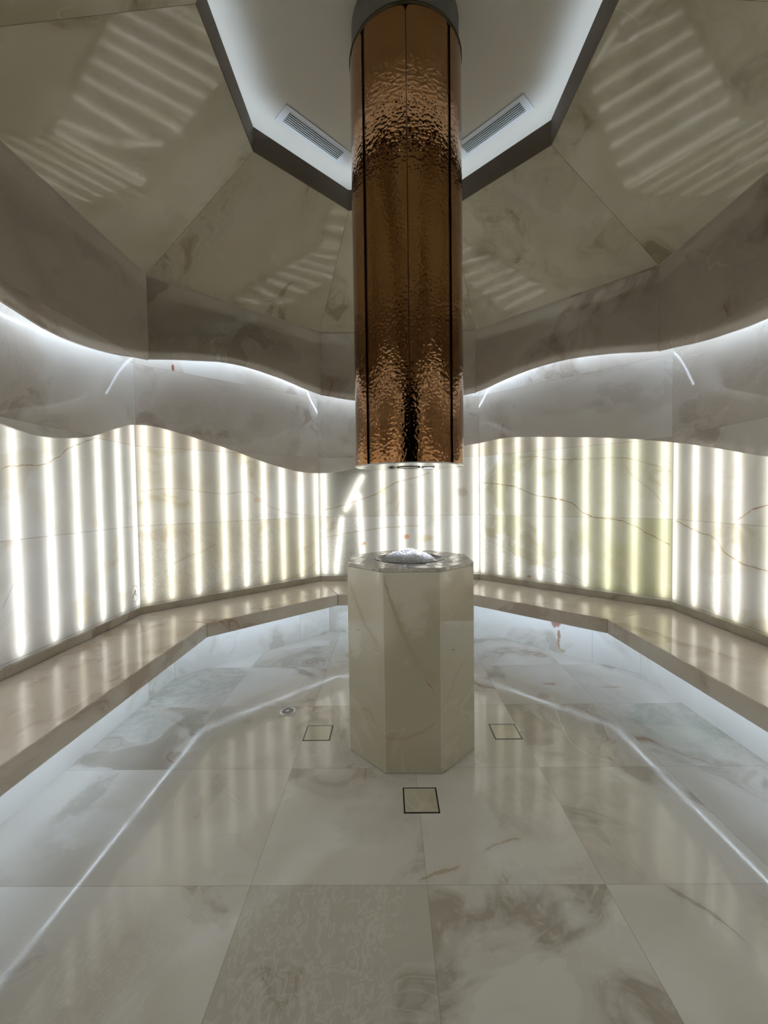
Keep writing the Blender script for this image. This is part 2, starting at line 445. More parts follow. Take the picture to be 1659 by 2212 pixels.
# ------------------------------------------------------------------ materials
m_floor = marble('onyx_floor_tiles', PAL_COOL, .6635, .6670, -1.327, -.355, seed=3.0, rough=0.07, grain=[(-.70, -.1, -1.75, -1.0, .32, (.84, .83, .79)), (-1.25, -.75, -1.6, -1.1, .3, (.80, .77, .72)), (-.75, -.1, 1.0, 1.9, .4, (.88, .84, .78)), (-1.5, -1.0, -.45, -.25, .3, (.7, .62, .58))], roughvar=.05, seam=.002, seamdark=.32, coat_spec=.5,
    veins=[([(-0.039, -1.009), (0.053, -0.971), (0.148, -0.942)], .012, (.42, .30, .14), .55),
           ([(0.234, -0.883), (0.365, -0.823), (0.425, -0.816)], .012, (.46, .36, .20), .55),
           ([(-1.10, -.40), (-.95, -.52), (-.80, -.66), (-.70, -.80)], .010, (.80, .78, .72), .5),
           ([(0.872, -1.022), (0.94, -1.092), (0.986, -1.156), (1.022, -1.256)], .022, (.40, .37, .27), .7),
           ([(-1.95, 0.06), (-1.691, 0.176), (-1.60, .24), (-1.497, 0.294)], .006, (.80, .78, .66), .8),
           ([(-.342, 1.236), (-.293, 1.027), (-.165, .933), (.0, .945), (.12, .965), (0.254, 0.996)], .007, (.88, .88, .84), .7, True)],
    spots=[(1.68, -.05, .40, .42, (.36, .39, .33), .85, (1.327, 1.99, -.355, .312)), (1.60, -.06, .16, .09, (.60, .62, .52), .5, (1.327, 1.99, -.355, .312)),
           (-1.75, .06, .36, .30, (.40, .42, .39), .85, (-1.99, -1.327, -.355, .312)), (-1.60, .66, .42, .38, (.42, .43, .38), .85, (-1.99, -1.327, .312, .979)),
           (-1.62, -.60, .07, .22, (.52, .50, .44), .6), (-1.50, -.75, .16, .10, (.88, .88, .88), .6), (-1.02, -.52, .05, .16, (.46, .45, .36), .4),
           (.50, -.62, .16, .22, (.50, .47, .39), .5), (-.20, -.72, .20, .12, (.50, .47, .44), .4),
           (1.10, .62, .06, .022, (.40, .16, .10), .7), (1.52, .56, .10, .02, (.45, .20, .10), .7),
           (.98, .43, .05, .05, (.45, .28, .20), .4), (-1.18, 1.12, .09, .05, (.60, .45, .30), .5), (-.50, 1.25, .05, .07, (.55, .42, .26), .5)])
RED = (.42, .17, .08); BRN = (.50, .38, .24)
LITV = {
'left': [([(-0.29, 1.63), (-0.2, 1.66), (-0.11, 1.67), (-0.01, 1.68), (0.08, 1.72), (0.13, 1.75), (0.19, 1.8), (0.34, 1.86), (0.48, 1.92)], .006, BRN, .85),
         ([(-0.32, 0.86), (-0.26, 0.95), (-0.21, 1.04), (-0.17, 1.12)], .004, (.42, .40, .38), .7)],
'back_left': [([(-0.91, 1.53), (-0.77, 1.55), (-0.64, 1.56), (-0.46, 1.54), (-0.16, 1.51), (0.06, 1.53), (0.16, 1.47), (0.24, 1.4), (0.39, 1.34), (0.62, 1.28), (0.91, 1.25)], .004, BRN, .7),
              ([(0.37, 0.56), (0.55, 0.59), (0.69, 0.62), (0.85, 0.7), (0.92, 0.74)], .006, BRN, .8),
              ([(-0.7, 0.87), (-0.56, 0.93), (-0.39, 0.98), (-0.26, 1.04)], .010, (.60, .36, .14), .5)],
'back': [([(-0.91, 1.31), (-0.68, 1.36), (-0.49, 1.42), (-0.3, 1.48), (-0.17, 1.55), (-0.01, 1.63), (0.2, 1.68), (0.37, 1.74)], .007, BRN, .8),
         ([(-0.88, 0.99), (-0.45, 1.07), (-0.18, 1.1), (0.12, 1.12), (0.23, 1.12)], .005, BRN, .7)],
'back_right': [([(-0.92, 1.61), (-0.67, 1.58), (-0.49, 1.55), (-0.27, 1.46), (-0.0, 1.41), (0.11, 1.37), (0.22, 1.28), (0.34, 1.24), (0.52, 1.22), (0.65, 1.17), (0.75, 1.11), (0.92, 1.02)], .007, (.30, .20, .10), .9),
               ([(0.53, 1.77), (0.62, 1.63), (0.71, 1.54), (0.8, 1.45), (0.87, 1.34), (0.91, 1.25)], .005, BRN, .8),
               ([(-0.5, 1.86), (-0.22, 1.85), (-0.05, 1.81), (0.3, 1.79), (0.53, 1.78), (0.68, 1.74), (0.88, 1.65)], .006, BRN, .8),
               ([(-0.91, 0.97), (-0.61, 0.88), (-0.45, 0.8), (-0.24, 0.76), (-0.0, 0.69), (0.17, 0.64), (0.26, 0.6)], .004, BRN, .6)],
'right': [([(-0.92, 1.24), (-0.66, 1.16), (-0.5, 1.13), (-0.4, 1.04), (-0.26, 0.98), (-0.07, 0.96), (.3, .9)], .008, BRN, .85),
          ([(-0.31, 1.26), (-0.27, 1.28), (-0.18, 1.34), (-0.07, 1.37), (.2, 1.4)], .007, RED, .7)],
'front_right': [], 'front_left': [],
}
LITS = {
'back': [(.08, 1.0, .035, .03, (.75, .30, .12), .8), (.30, .98, .09, .04, (.70, .56, .20), .6), (-.19, 1.53, .03, .06, (.72, .50, .22), .5), (-.42, .92, .03, .02, (.62, .25, .08), .7), (.73, 1.50, .07, .06, (.50, .42, .33), .5)],
'back_right': [(-.33, .60, .03, .012, (.62, .30, .10), .7), (.17, .98, .10, .14, (.52, .52, .33), .5), (.55, 1.0, .38, .48, (.60, .60, .38), .35), (.5, 1.6, .4, .3, (.60, .60, .42), .3)],
'left': [(.30, .72, .09, .13, (.70, .58, .36), .6), (.42, 1.3, .035, .05, (.76, .66, .46), .4), (0.02, 1.80, .03, .06, (.74, .64, .44), .5)],
'back_left': [(.18, 1.75, .16, .25, (.66, .60, .42), .5), (-.85, 1.8, .10, .10, (.74, .62, .36), .5), (-.7, 1.16, .2, .06, (.66, .56, .42), .6), (.16, 1.44, .05, .03, (.72, .52, .28), .5), (-.6, .72, .15, .1, (.70, .60, .44), .5)],
}
LITG = {'back_left': [(-1.0, .45, .5, 1.3, .55, (.66, .62, .52))], 'back': [(-1.0, -.5, .5, 1.3, .5, (.68, .66, .60)), (-1., -.3, 1.6, 1.9, .4, (.72, .70, .64))],
        'back_right': [(-1.0, -.1, .5, 1.1, .5, (.68, .66, .60)), (-1.0, -.7, 1.0, 1.95, .5, (.68, .66, .60))], 'right': [(-.62, -.30, .5, 1.2, .3, (.70, .66, .56))]}
LITP = {'left': dict(base=(.84, .84, .80), pale=(.92, .93, .93), dark=(.74, .71, .62), green=(.78, .78, .70)),
        'back_left': dict(base=(.82, .79, .67), pale=(.90, .89, .84), dark=(.70, .63, .46), green=(.74, .70, .52)),
        'back': dict(base=(.85, .84, .77), pale=(.93, .93, .90)),
        'back_right': dict(base=(.79, .78, .66), pale=(.86, .86, .80), dark=(.62, .60, .42), green=(.62, .62, .38)),
        'right': dict(base=(.80, .77, .66), pale=(.90, .89, .84), dark=(.64, .59, .45))}
m_clear = clear_back()
m_shield = simple('white_light_shield', (.7, .7, .7), .6)  # for the added light-blocking plate behind the fascia
m_white = simple('grey_backing_paint', (.38, .38, .38), .6)
m_plaster = simple('white_ceiling_paint', (.74, .70, .63), .8, spec=.2)
m_trim = simple('dark_bronze_metal_trim', (.175, .135, .095), .5, .0)
m_tube = emitter('led_tube_glow', C_TUBE, E_TUBE)
m_ledF = emitter('led_strip_glow_fascia', C_STRIP, E_FASCIA)
m_ledC = emitter('led_strip_glow_cove', C_STRIP, E_COVE)
m_ledB = emitter('led_strip_glow_bench', C_STRIP, E_BENCH)
m_chan = simple('aluminium_channel', (.5, .5, .5), .4, .8)

# ------------------------------------------------------------------ floor
mb = MB()
R2 = 2.36 / math.cos(PI / 8)
ring = [(R2 * math.cos(PI / 8 + i * PI / 4), R2 * math.sin(PI / 8 + i * PI / 4)) for i in range(8)]
ring = [p for p in ring]
# octagon with a threshold strip through the doorway in front
pts = []
for i, p in enumerate(ring):
    pts.append(p)
    if i == 5:
        pts += [(-.5, ring[5][1]), (-.5, -3.3), (.5, -3.3), (.5, ring[5][1])]
top = [(x, y, 0) for x, y in pts]; bot = [(x, y, -.05) for x, y in pts]
mb.poly(top, [(x, y) for x, y in pts]); mb.poly(bot[::-1])
for i in range(len(pts)):
    j = (i + 1) % len(pts)
    mb.poly([bot[i], bot[j], top[j], top[i]])
tag(mb.build('floor', m_floor), kind='structure')

# ------------------------------------------------------------------ walls
TUBES = {
'left': [-.86, -.64, -.42, -.207, .034, .256, .475, .698, .895],
'back_left': [-.861, -.675, -.445, -.185, .027, .235, .451, .684, .895],
'back': [-.87, None, -.189, .03, .25, .437, .65, .885],
'back_right': [-.892, -.668, -.458, -.213, -.018, .236, .431, .648, .868],
'right': [-.905, -.679, -.461, -.297, -.05, .18, .41, .64, .87],
'front_right': [-.87, -.65, -.43, -.21, .01, .23, .45, .67, .88],
'front_left': [-.87, -.65, -.43, -.21, .01, .23, .45, .67, .88],
}
def bar(mb, side, A, s0, z0, s1, z1, wd=.016, dp=.008):
    """straight light bar lying in a plane parallel to the wall, from (s0,z0) to (s1,z1)"""
    d = Vector((s1 - s0, z1 - z0)).normalized(); q = Vector((-d.y, d.x)) * wd / 2
    c = [(s0 - q.x, z0 - q.y), (s1 - q.x, z1 - q.y), (s1 + q.x, z1 + q.y), (s0 + q.x, z0 + q.y)]
    F = [at(side, A - dp / 2, *p) for p in c]; K = [at(side, A + dp / 2, *p) for p in c]
    mb.poly(F); mb.poly(K[::-1])
    for i in range(4):
        j = (i + 1) % 4
        mb.poly([F[j], F[i], K[i], K[j]])
    return mb

ATUBE = 2.269
seeds = {'left': 1, 'back_left': 2, 'back': 3, 'back_right': 4, 'right': 5, 'front_right': 6, 'front': 7, 'front_left': 8}
for side in SIDES:
    sd = seeds[side]
    low, up = interp(LOW[side]), interp(UP[side])
    if side == 'front':
        mb = MB()
        for a, b in ((-AM * T8, -.5), (.5, AM * T8)):
            slab(mb, side, AM, .11, 0.0, 2.6, a, b)
        slab(mb, side, AM, .11, 2.6, 3.17)
        m = marble('onyx_front_wall', PAL_WARM, 1.855, .673, -H_W, .57, seed=sd)
        wl = tag(mb.build('wall_front', m), kind='structure')
    else:
        wl = tag(slab(MB(), side, 2.300, .05, 0.0, 3.13).build('wall_' + side, m_white), kind='structure')
        ml = marble('onyx_backlit_' + side, dict(PAL_LIT, **LITP.get(side, {})), 2 * H_W, .673, -H_W, .567, seed=sd + .37, rough=.06, lit=True,
                    grain=LITG.get(side, ()), veins=LITV.get(side, []), spots=LITS.get(side, []), seam=.003, seamdark=.38, rusty=.25)
        slab(MB(), side, AW, .012, .50, 2.2, mi_back=1).build('backlit_panel', [ml, m_clear], wl)
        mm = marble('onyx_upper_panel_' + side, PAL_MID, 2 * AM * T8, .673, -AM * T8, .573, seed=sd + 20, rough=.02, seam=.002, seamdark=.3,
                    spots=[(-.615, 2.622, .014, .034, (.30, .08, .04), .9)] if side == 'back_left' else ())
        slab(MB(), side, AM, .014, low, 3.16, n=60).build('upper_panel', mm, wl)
        for s_ in TUBES[side]:
            if s_ is None:
                bar(bar(MB(), side, ATUBE, -.412, 1.72, -.628, 1.30), side, ATUBE, -.664, 1.24, -.742, .575).build('led_tube', m_tube, wl)
                bar(MB(), side, ATUBE, -.466, 1.50, -.424, .575).build('led_tube', m_tube, wl)
            else:
                bar(MB(), side, ATUBE, s_, .575, s_, 2.19).build('led_tube', m_tube, wl)
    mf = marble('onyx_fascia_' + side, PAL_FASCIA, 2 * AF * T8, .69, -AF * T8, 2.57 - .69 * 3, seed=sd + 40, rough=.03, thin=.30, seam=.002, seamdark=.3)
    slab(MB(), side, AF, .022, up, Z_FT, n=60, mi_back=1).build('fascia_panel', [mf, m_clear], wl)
    def shield_edge(dz):
        return lambda x: up(max(-.87, min(.87, x))) + dz
    slab(MB(), side, 2.0785, .003, shield_edge(.055), 3.15, n=40).build('hidden_light_shield', m_shield, wl)  # added unseen plate, blocks the strip's light from the fascia back
    # strip following the wave behind the fascia
    mb = MB(); n = 40
    for i in range(n):
        for_ = []
        for j in (i, i + 1):
            x = -.865 + 1.73 * j / n
            z = up(max(-.87, min(.87, x))) + .105
            for_.append([(2.084, x, z), (2.096, x, z), (2.096, x, z + .012), (2.084, x, z + .012)])
        A0, A1 = for_
        for q in range(4):
            r_ = (q + 1) % 4
            mb.poly([at(side, *A0[q]), at(side, *A0[r_]), at(side, *A1[r_]), at(side, *A1[q])])
    mb.build('led_strip', m_ledF, wl)
    if side in ('front_left', 'front_right'):
        mlo = marble('onyx_lower_panel_' + side, PAL_WARM, 2 * AM * T8, .6, -AM * T8, -.05, seed=sd + 70, rough=.1)
        slab(MB(), side, AM, .03, .0005, .5505).build('lower_panel', mlo, wl)
    elif side != 'front':
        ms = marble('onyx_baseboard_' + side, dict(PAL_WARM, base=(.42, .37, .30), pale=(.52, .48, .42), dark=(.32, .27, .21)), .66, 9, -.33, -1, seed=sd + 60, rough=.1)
        tag(slab(MB(), side, AM - .002, .02, Z_BT, Z_ST).build('baseboard_' + side, ms, bevel=.002), kind='structure')

# ------------------------------------------------------------------ ceiling: sloped stone, trim ring, white lid with a lit cove
SL = math.hypot(AF - AO, Z_O - Z_FT)
mb_c = MB()
n8 = 8
for side in SIDES:
    B = AO + .42
    mb_c.poly([at(side, 0, 0, Z_C), at(side, B, -B * T8, Z_C), at(side, B, B * T8, Z_C)])
    mb_c.poly([at(side, 0, 0, Z_C + .05), at(side, B, B * T8, Z_C + .05), at(side, B, -B * T8, Z_C + .05)])
    mb_c.poly([at(side, B, -B * T8, Z_C), at(side, B, B * T8, Z_C), at(side, B, B * T8, Z_C + .05), at(side, B, -B * T8, Z_C + .05)])
ceil = tag(mb_c.build('ceiling', m_plaster), kind='structure')
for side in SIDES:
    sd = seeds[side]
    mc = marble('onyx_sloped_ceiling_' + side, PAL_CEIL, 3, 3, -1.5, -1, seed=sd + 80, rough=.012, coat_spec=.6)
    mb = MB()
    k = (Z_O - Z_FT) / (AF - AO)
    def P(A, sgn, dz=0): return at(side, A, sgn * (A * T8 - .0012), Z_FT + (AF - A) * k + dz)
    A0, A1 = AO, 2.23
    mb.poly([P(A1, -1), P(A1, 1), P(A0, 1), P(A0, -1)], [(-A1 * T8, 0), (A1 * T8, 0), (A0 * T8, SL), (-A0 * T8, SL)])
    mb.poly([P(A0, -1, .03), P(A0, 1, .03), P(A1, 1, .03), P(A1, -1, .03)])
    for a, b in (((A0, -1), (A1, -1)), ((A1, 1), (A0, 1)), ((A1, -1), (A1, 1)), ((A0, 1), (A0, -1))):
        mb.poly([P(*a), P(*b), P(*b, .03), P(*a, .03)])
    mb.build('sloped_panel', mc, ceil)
mb = MB()
for side in SIDES:   # cove: floor and outer wall
    slab(mb, side, AO + .34, .02, 3.99, Z_C)
    a, b = AO + .02, AO + .36
    mb.poly([at(side, a, -a * T8, 4.0), at(side, a, a * T8, 4.0), at(side, b, b * T8, 4.0), at(side, b, -b * T8, 4.0)])
mb.build('cove', m_plaster, ceil)
mb = MB()
for side in SIDES:
    slab(mb, side, AO - .001, .018, Z_O - .003, Z_OT)
trim = tag(mb.build('trim_1', m_trim), kind='structure')
for side in SIDES:
    slab(MB(), side, AO + .045, .012, 4.008, 4.020).build('led_strip', m_ledC, ceil)

# ------------------------------------------------------------------ bench
bench = tag(empty('bench', (0, 2.0, 0)), 'wraparound onyx bench with thick tan seat edge along the backlit walls', 'bench')
def side_len(side, A):
    # the side wings run on straight until they meet the front diagonal walls
    h = A * T8
    end = 2.219 * math.sqrt(2) - A
    if side == 'left': return (-end, h)
    if side == 'right': return (-h, end)
    return (-h, h)
BS = ['left', 'back_left', 'back', 'back_right', 'right']
for side in BS:
    sd = seeds[side]
    mt = marble('onyx_bench_seat_' + side, PAL_BENCH, 4, 4, -2, -1, seed=sd + 100, rough=.09, coat_spec=.55, cloud=1.2)
    mb = MB()
    g = .0008
    a, b = ABF, 2.225
    def q(A, sgn, z):
        e = side_len(side, A)
        return at(side, A, (e[0] + g) if sgn < 0 else (e[1] - g), z)
    ea, eb = side_len(side, a), side_len(side, b)
    mb.poly([q(a, -1, Z_BT), q(a, 1, Z_BT), q(b, 1, Z_BT), q(b, -1, Z_BT)], [(ea[0], a), (ea[1], a), (eb[1], b), (eb[0], b)])
    mb.poly([q(b, -1, Z_BB), q(b, 1, Z_BB), q(a, 1, Z_BB), q(a, -1, Z_BB)])
    mb.poly([q(a, -1, Z_BB), q(a, 1, Z_BB), q(a, 1, Z_BT), q(a, -1, Z_BT)], [(ea[0], 1.40), (ea[1], 1.40), (ea[1], 1.51), (ea[0], 1.51)])
    mb.poly([q(b, 1, Z_BB), q(b, -1, Z_BB), q(b, -1, Z_BT), q(b, 1, Z_BT)])
    for sg in (-1, 1):
        mb.poly([q(a, sg, Z_BB), q(a, sg, Z_BT), q(b, sg, Z_BT), q(b, sg, Z_BB)][::sg])
    mb.build('seat_slab', mt, bench, bevel=.006, seg=3)
    mr = marble('onyx_riser_' + side, PAL_RISER, 1.2, 4, -.78, -1, seed=sd + 120, rough=.12,
                spots=[(.10, .27, .045, .05, (.35, .12, .07), .85), (.13, .14, .014, .10, (.42, .20, .09), .8), (.16, .03, .04, .02, (.55, .35, .14), .6)] if side == 'back_right'
                else [(-.775, .30, .02, .05, (.45, .16, .10), .6)] if side == 'back_left' else ())
    slab(MB(), side, AR, .02, .0005, Z_BB - .0005, *side_len(side, AR)).build('riser', mr, bench)
    mb = MB()
    A, B, zl, zh = 1.622, 1.6248, Z_BB - .0115, Z_BB - .0005
    ea, eb = side_len(side, A), side_len(side, B)
    mb.poly([at(side, A, ea[0], zl), at(side, A, ea[1], zl), at(side, A, ea[1], zh), at(side, A, ea[0], zh)], mi=1)
    mb.poly([at(side, A, ea[0], zl), at(side, A, ea[1], zl), at(side, B, eb[1], zl), at(side, B, eb[0], zl)])
    mb.poly([at(side, B, eb[0], zl), at(side, B, eb[1], zl), at(side, B, eb[1], zh), at(side, B, eb[0], zh)])
    mb.build('led_strip', [m_ledB, m_chan], bench)

# ------------------------------------------------------------------ pedestal with ice
PX, PY, PW, PZ, PR = -.0045, -.045, .715, 1.0849, -.0221
ped = tag(empty('pedestal', (PX, PY, 0)), 'octagonal onyx pedestal with a round ice basin in its wet top', 'pedestal')
EF = 2 * (PW / 2 / math.cos(PI / 8)) * math.sin(PI / 8)
mp = marble('onyx_pedestal', dict(PAL_WARM, base=(.66, .60, .48), pale=(.78, .735, .63), dark=(.50, .43, .30)), EF, 9, 0, -1, seed=212.0, rough=.06, cloud=.8, rusty=.0,
            rand=False, seamcol=(.90, .87, .78), seamdark=.45, seam=.0022, pale_hair=.0,  # pale slab joints, with the edge highlight painted into their colour
            veins=[([(.205, .54), (.22, .50), (.25, .45), (.275, .385)], .007, (.36, .12, .07), .9),
                   ([(.285, .38), (.31, .33), (.335, .30)], .004, (.42, .2, .12), .7),
                   ([(-.20, .27), (-.14, .29), (-.06, .22), (.06, .185), (.16, .21), (.28, .28)], .014, (.48, .35, .20), .5),
                   ([(-.01, 1.06), (.03, .95), (.08, .80), (.13, .68), (.20, .56), (.29, .49)], .05, (.50, .44, .31), .75),
                   ([(-.29, 1.0), (-.20, .84), (-.12, .74), (-.02, .66)], .035, (.54, .47, .33), .5),
                   ([(.30, .50), (.38, .62), (.44, .70), (.55, .80)], .02, (.52, .46, .34), .4),
                   ([(.32, .36), (.38, .42), (.44, .50), (.52, .55)], .016, (.52, .38, .22), .5),
                   ([(-.16, .645), (-.08, .63), (-.02, .625)], .003, (.85, .83, .74), .8)],
            spots=[(.405, .635, .012, .004, (.12, .08, .05), .9), (-.20, .72, .012, .004, (.10, .06, .05), .6),
                   (.16, .86, .07, .13, (.80, .77, .68), .5), (-.24, .66, .06, .12, (.80, .77, .68), .5)])
rr = PW / 2 / math.cos(PI / 8)
def oc(r_, i, z): 
    a = -PI / 2 - PI / 8 + i * PI / 4 + PR
    return (PX + r_ * math.cos(a), PY + r_ * math.sin(a), z)
ef = 2 * rr * math.sin(PI / 8)
mb = MB()
zb, zt = 0.0008, PZ - .02
for i in range(8):
    u = (i if i < 5 else i - 8) * ef
    mb.poly([oc(rr, i, zb), oc(rr, i + 1, zb), oc(rr, i + 1, zt), oc(rr, i, zt)], [(u, zb), (u + ef, zb), (u + ef, zt), (u, zt)])
mb.poly([oc(rr, i, zb) for i in range(8)][::-1])
mb.poly([oc(rr, i, zt) for i in range(8)])
mb.build('body', mp, ped, bevel=.004, seg=3)
# wet top slab with the round opening
kt = marble('onyx_wet_top', dict(PAL_WARM, base=(.60, .56, .50), pale=(.70, .67, .62), dark=(.44, .39, .33)), 9, 9, -2, -2, seed=230.0, rough=.03, bump=.9, coat_spec=.7)
mb = MB(); NC = 96
RB = .205
outer = []
for j in range(NC):
    a = 2 * PI * j / NC + PR + PI / 8 - PI / 2 - PI / 4
    # radius of the octagon in this direction
    loc = (a - PR + PI / 2) % (PI / 4)
    loc = min(loc, PI / 4 - loc)
    ro = (PW / 2) / math.cos(loc)
    outer.append((a, ro))
for j in range(NC):
    (a, ra), (b, rb) = outer[j], outer[(j + 1) % NC]
    def pp(r_, t, z): return (PX + r_ * math.cos(t), PY + r_ * math.sin(t), z)
    mb.poly([pp(RB, a, PZ), pp(ra, a, PZ), pp(rb, b, PZ), pp(RB, b, PZ)])
    mb.poly([pp(ra, a, zt), pp(rb, b, zt), pp(rb, b, PZ), pp(ra, a, PZ)], [(a * .4, 0), (b * .4, 0), (b * .4, .02), (a * .4, .02)])
    mb.poly([pp(RB, a, PZ), pp(RB, b, PZ), pp(RB, b, zt), pp(RB, a, zt)])
    mb.poly([pp(RB, a, zt), pp(RB, b, zt), pp(rb, b, zt), pp(ra, a, zt)])
mb.build('top_slab', kt, ped, bevel=.0025)
m_steel = simple('brushed_steel', (.62, .62, .62), .22, 1.0)
m_bowl = simple('grey_steel_basin', (.42, .42, .43), .25, .9)
mb = MB(); mb.lathe([(RB - .0005, PZ + .002), (RB - .004, PZ + .003), (RB - .006, PZ - .002), (.185, PZ - .012), (.13, PZ - .017), (0, PZ - .019)], (PX, PY), 64)
mb.build('basin', m_bowl, ped)

# crushed ice
k = NT('crushed_ice')
p = k.n('ShaderNodeBsdfPrincipled')
p.inputs['Base Color'].default_value = (.90, .90, .97, 1)
p.inputs['Roughness'].default_value = .25
p.inputs['Subsurface Weight'].default_value = .5
p.inputs['Subsurface Radius'].default_value = (.02, .02, .025)
p.inputs['Subsurface Scale'].default_value = .3
m_ice = k.out(p.outputs[0])
bm = bmesh.new()
def crystal(c, r_):
    R = Matrix.Rotation(random.uniform(0, 6.28), 3, Vector((random.uniform(-1, 1), random.uniform(-1, 1), random.uniform(-1, 1))).normalized())
    vs = []
    for d in ((1,0,0),(-1,0,0),(0,1,0),(0,-1,0),(0,0,1),(0,0,-1)):
        vs.append(bm.verts.new(Vector(c) + R @ (Vector(d) * r_ * random.uniform(.6, 1.35))))
    for f in ((0,2,4),(2,1,4),(1,3,4),(3,0,4),(2,0,5),(1,2,5),(3,1,5),(0,3,5)):
        bm.faces.new([vs[i] for i in f])
IR = .158
def iceh(x, y):
    d = math.hypot(x, y) / IR
    return max(0.0, 1 - d ** 2.0) ** .8 * .056 * (1 + .3 * mnoise.noise(Vector((x * 14, y * 14, 3)))) - .012
icx, icy = PX - .008, PY - .01
for i in range(2600):
    a, d = random.uniform(0, 2 * PI), IR * math.sqrt(random.random())
    x, y = d * math.cos(a), d * math.sin(a)
    crystal((icx + x, icy + y, PZ + iceh(x, y) + random.uniform(-.004, .004)), random.uniform(.003, .0075))
NR = 40
base_v = {}
for i in range(14):
    for j in range(NR):
        d = IR * (i / 13); a = 2 * PI * j / NR
        base_v[i, j] = bm.verts.new((icx + d * math.cos(a), icy + d * math.sin(a), PZ + iceh(d * math.cos(a), d * math.sin(a))))
for i in range(13):
    for j in range(NR):
        bm.faces.new([base_v[i, j], base_v[i + 1, j], base_v[i + 1, (j + 1) % NR], base_v[i, (j + 1) % NR]])
me = bpy.data.meshes.new('crushed_ice'); bm.to_mesh(me); bm.free()
ice = link('crushed_ice', me, m_ice)
tag(ice, 'heap of white crushed ice in the basin on top of the pedestal', 'ice', kind='stuff')

# ------------------------------------------------------------------ hammered copper column
CX, CY, CR, CZ0, CZ1 = .006, 0.0, .325, 1.636, 3.985
colm = tag(empty('column', (CX, CY, CZ0)), 'hanging round column of hammered copper panels above the ice pedestal', 'column')
k = NT('hammered_copper')
tc = k.n('ShaderNodeTexCoord').outputs['Object']
sp = k.n('ShaderNodeSeparateXYZ'); k.put(sp.inputs[0], tc)
wv = k.n('ShaderNodeTexNoise'); k.put(wv.inputs['Vector'], tc); wv.inputs['Scale'].default_value = 30
pv = k.vmath('ADD', tc, k.vmath('MULTIPLY', wv.outputs[1], (.006, .006, .006)))
vo = k.n('ShaderNodeTexVoronoi', feature='SMOOTH_F1'); k.put(vo.inputs['Vector'], pv)
vo.inputs['Scale'].default_value = 62.0
vo.inputs['Smoothness'].default_value = .55
h = k.math('ADD', k.math('MULTIPLY', vo.outputs[0], 1.0), k.math('MULTIPLY', k.noise(tc, 9.0, 2), .5))
bn = k.n('ShaderNodeBump'); bn.inputs['Strength'].default_value = .62; bn.inputs['Distance'].default_value = .0024
k.put(bn.inputs['Height'], h)
p = k.n('ShaderNodeBsdfPrincipled')
k.put(p.inputs['Base Color'], k.mix(k.noise(tc, 5.0, 3), (.33, .165, .07), (.43, .225, .10)))
p.inputs['Metallic'].default_value = 1.0
p.inputs['Roughness'].default_value = .045
k.put(p.inputs['Normal'], bn.outputs[0])
m_cop = k.out(p.outputs[0])
m_copdark = simple('dark_copper_core', (.035, .02, .012), .35, .8)
m_copedge = simple('polished_copper_edge', (.40, .22, .12), .2, 1.0)
a_c = math.radians(-92.2)
for i in range(8):
    # gaps: narrow beside every other panel joint, wide at the ones between
    s0 = a_c + i * PI / 4; s1 = s0 + PI / 4
    gn, gw = .004 / CR, .012 / CR
    g0 = gn if i % 2 == 0 else gw
    g1 = gw if i % 2 == 0 else gn
    lo, hi = s0 + g0, s1 - g1
    mb = MB(); n = 20; nz = 4
    zs = [CZ0 + .004, CZ0 + .5, CZ1 - .6, CZ1 - .025]
    rad = .022
    def outline(t):   # rounded corners at the top
        d = min(t - lo, hi - t) * CR
        zt_ = CZ1 - .02
        if d < rad: zt_ -= rad - math.sqrt(max(0, rad * rad - (rad - d) ** 2))
        return zt_
    tt = [lo + (hi - lo) * x for x in [0, .01, .03, .06] + [.06 + .88 * j / 18 for j in range(1, 18)] + [.94, .97, .99, 1]]
    for a, b in zip(tt[:-1], tt[1:]):
        for ro, rev in ((CR, False), (CR - .006, True)):
            P4 = [(CX + ro * math.cos(a), CY + ro * math.sin(a), CZ0 + .004), (CX + ro * math.cos(b), CY + ro * math.sin(b), CZ0 + .004),
                  (CX + ro * math.cos(b), CY + ro * math.sin(b), outline(b)), (CX + ro * math.cos(a), CY + ro * math.sin(a), outline(a))]
            mb.poly(P4[::-1] if rev else P4, smooth=True)
        for zf in (lambda t: CZ0 + .004, outline):
            mb.poly([(CX + r_ * math.cos(t), CY + r_ * math.sin(t), zf(t)) for r_, t in ((CR, a), (CR, b), (CR - .006, b), (CR - .006, a))])
    for t in (lo, hi):
        mb.poly([(CX + r_ * math.cos(t), CY + r_ * math.sin(t), z) for r_, z in ((CR, CZ0 + .004), (CR - .006, CZ0 + .004), (CR - .006, outline(t)), (CR, outline(t)))])
    o = mb.build('copper_panel', m_cop, colm)
    es = o.modifiers.new('es', 'EDGE_SPLIT'); es.split_angle = math.radians(40)
    # polished folded edge of the panel beside the joint
    mb = MB()
    for t, sgn in ((lo, -1), (hi, 1)):
        w_ = .0022 / CR
        mb.lathe([(CR - .003, CZ0 + .004), (CR + .0012, CZ0 + .004), (CR + .0012, CZ1 - .045), (CR - .003, CZ1 - .045)], (CX, CY), 1, t - w_ * .2, t + sgn * w_, smooth=False)
    mb.build('panel_edge', m_copedge, colm)
MB().lathe([(CR - .009, CZ0 + .003), (CR - .009, CZ1 - .002)], (CX, CY), 96).build('core', m_copdark, colm)
MB().lathe([(CR - .012, CZ1 - .012), (CR + .0035, CZ1 - .012), (CR + .0035, CZ1), (CR - .012, CZ1)], (CX, CY), 96).build('top_ring', simple('dark_bronze_ring', (.11, .085, .05), .4, .7), colm)
MB().lathe([(.312, CZ1 - .001), (.312, Z_C - .001)], (CX, CY), 96).build('collar', simple('dark_grey_collar_paint', (.20, .195, .17), .5), colm)
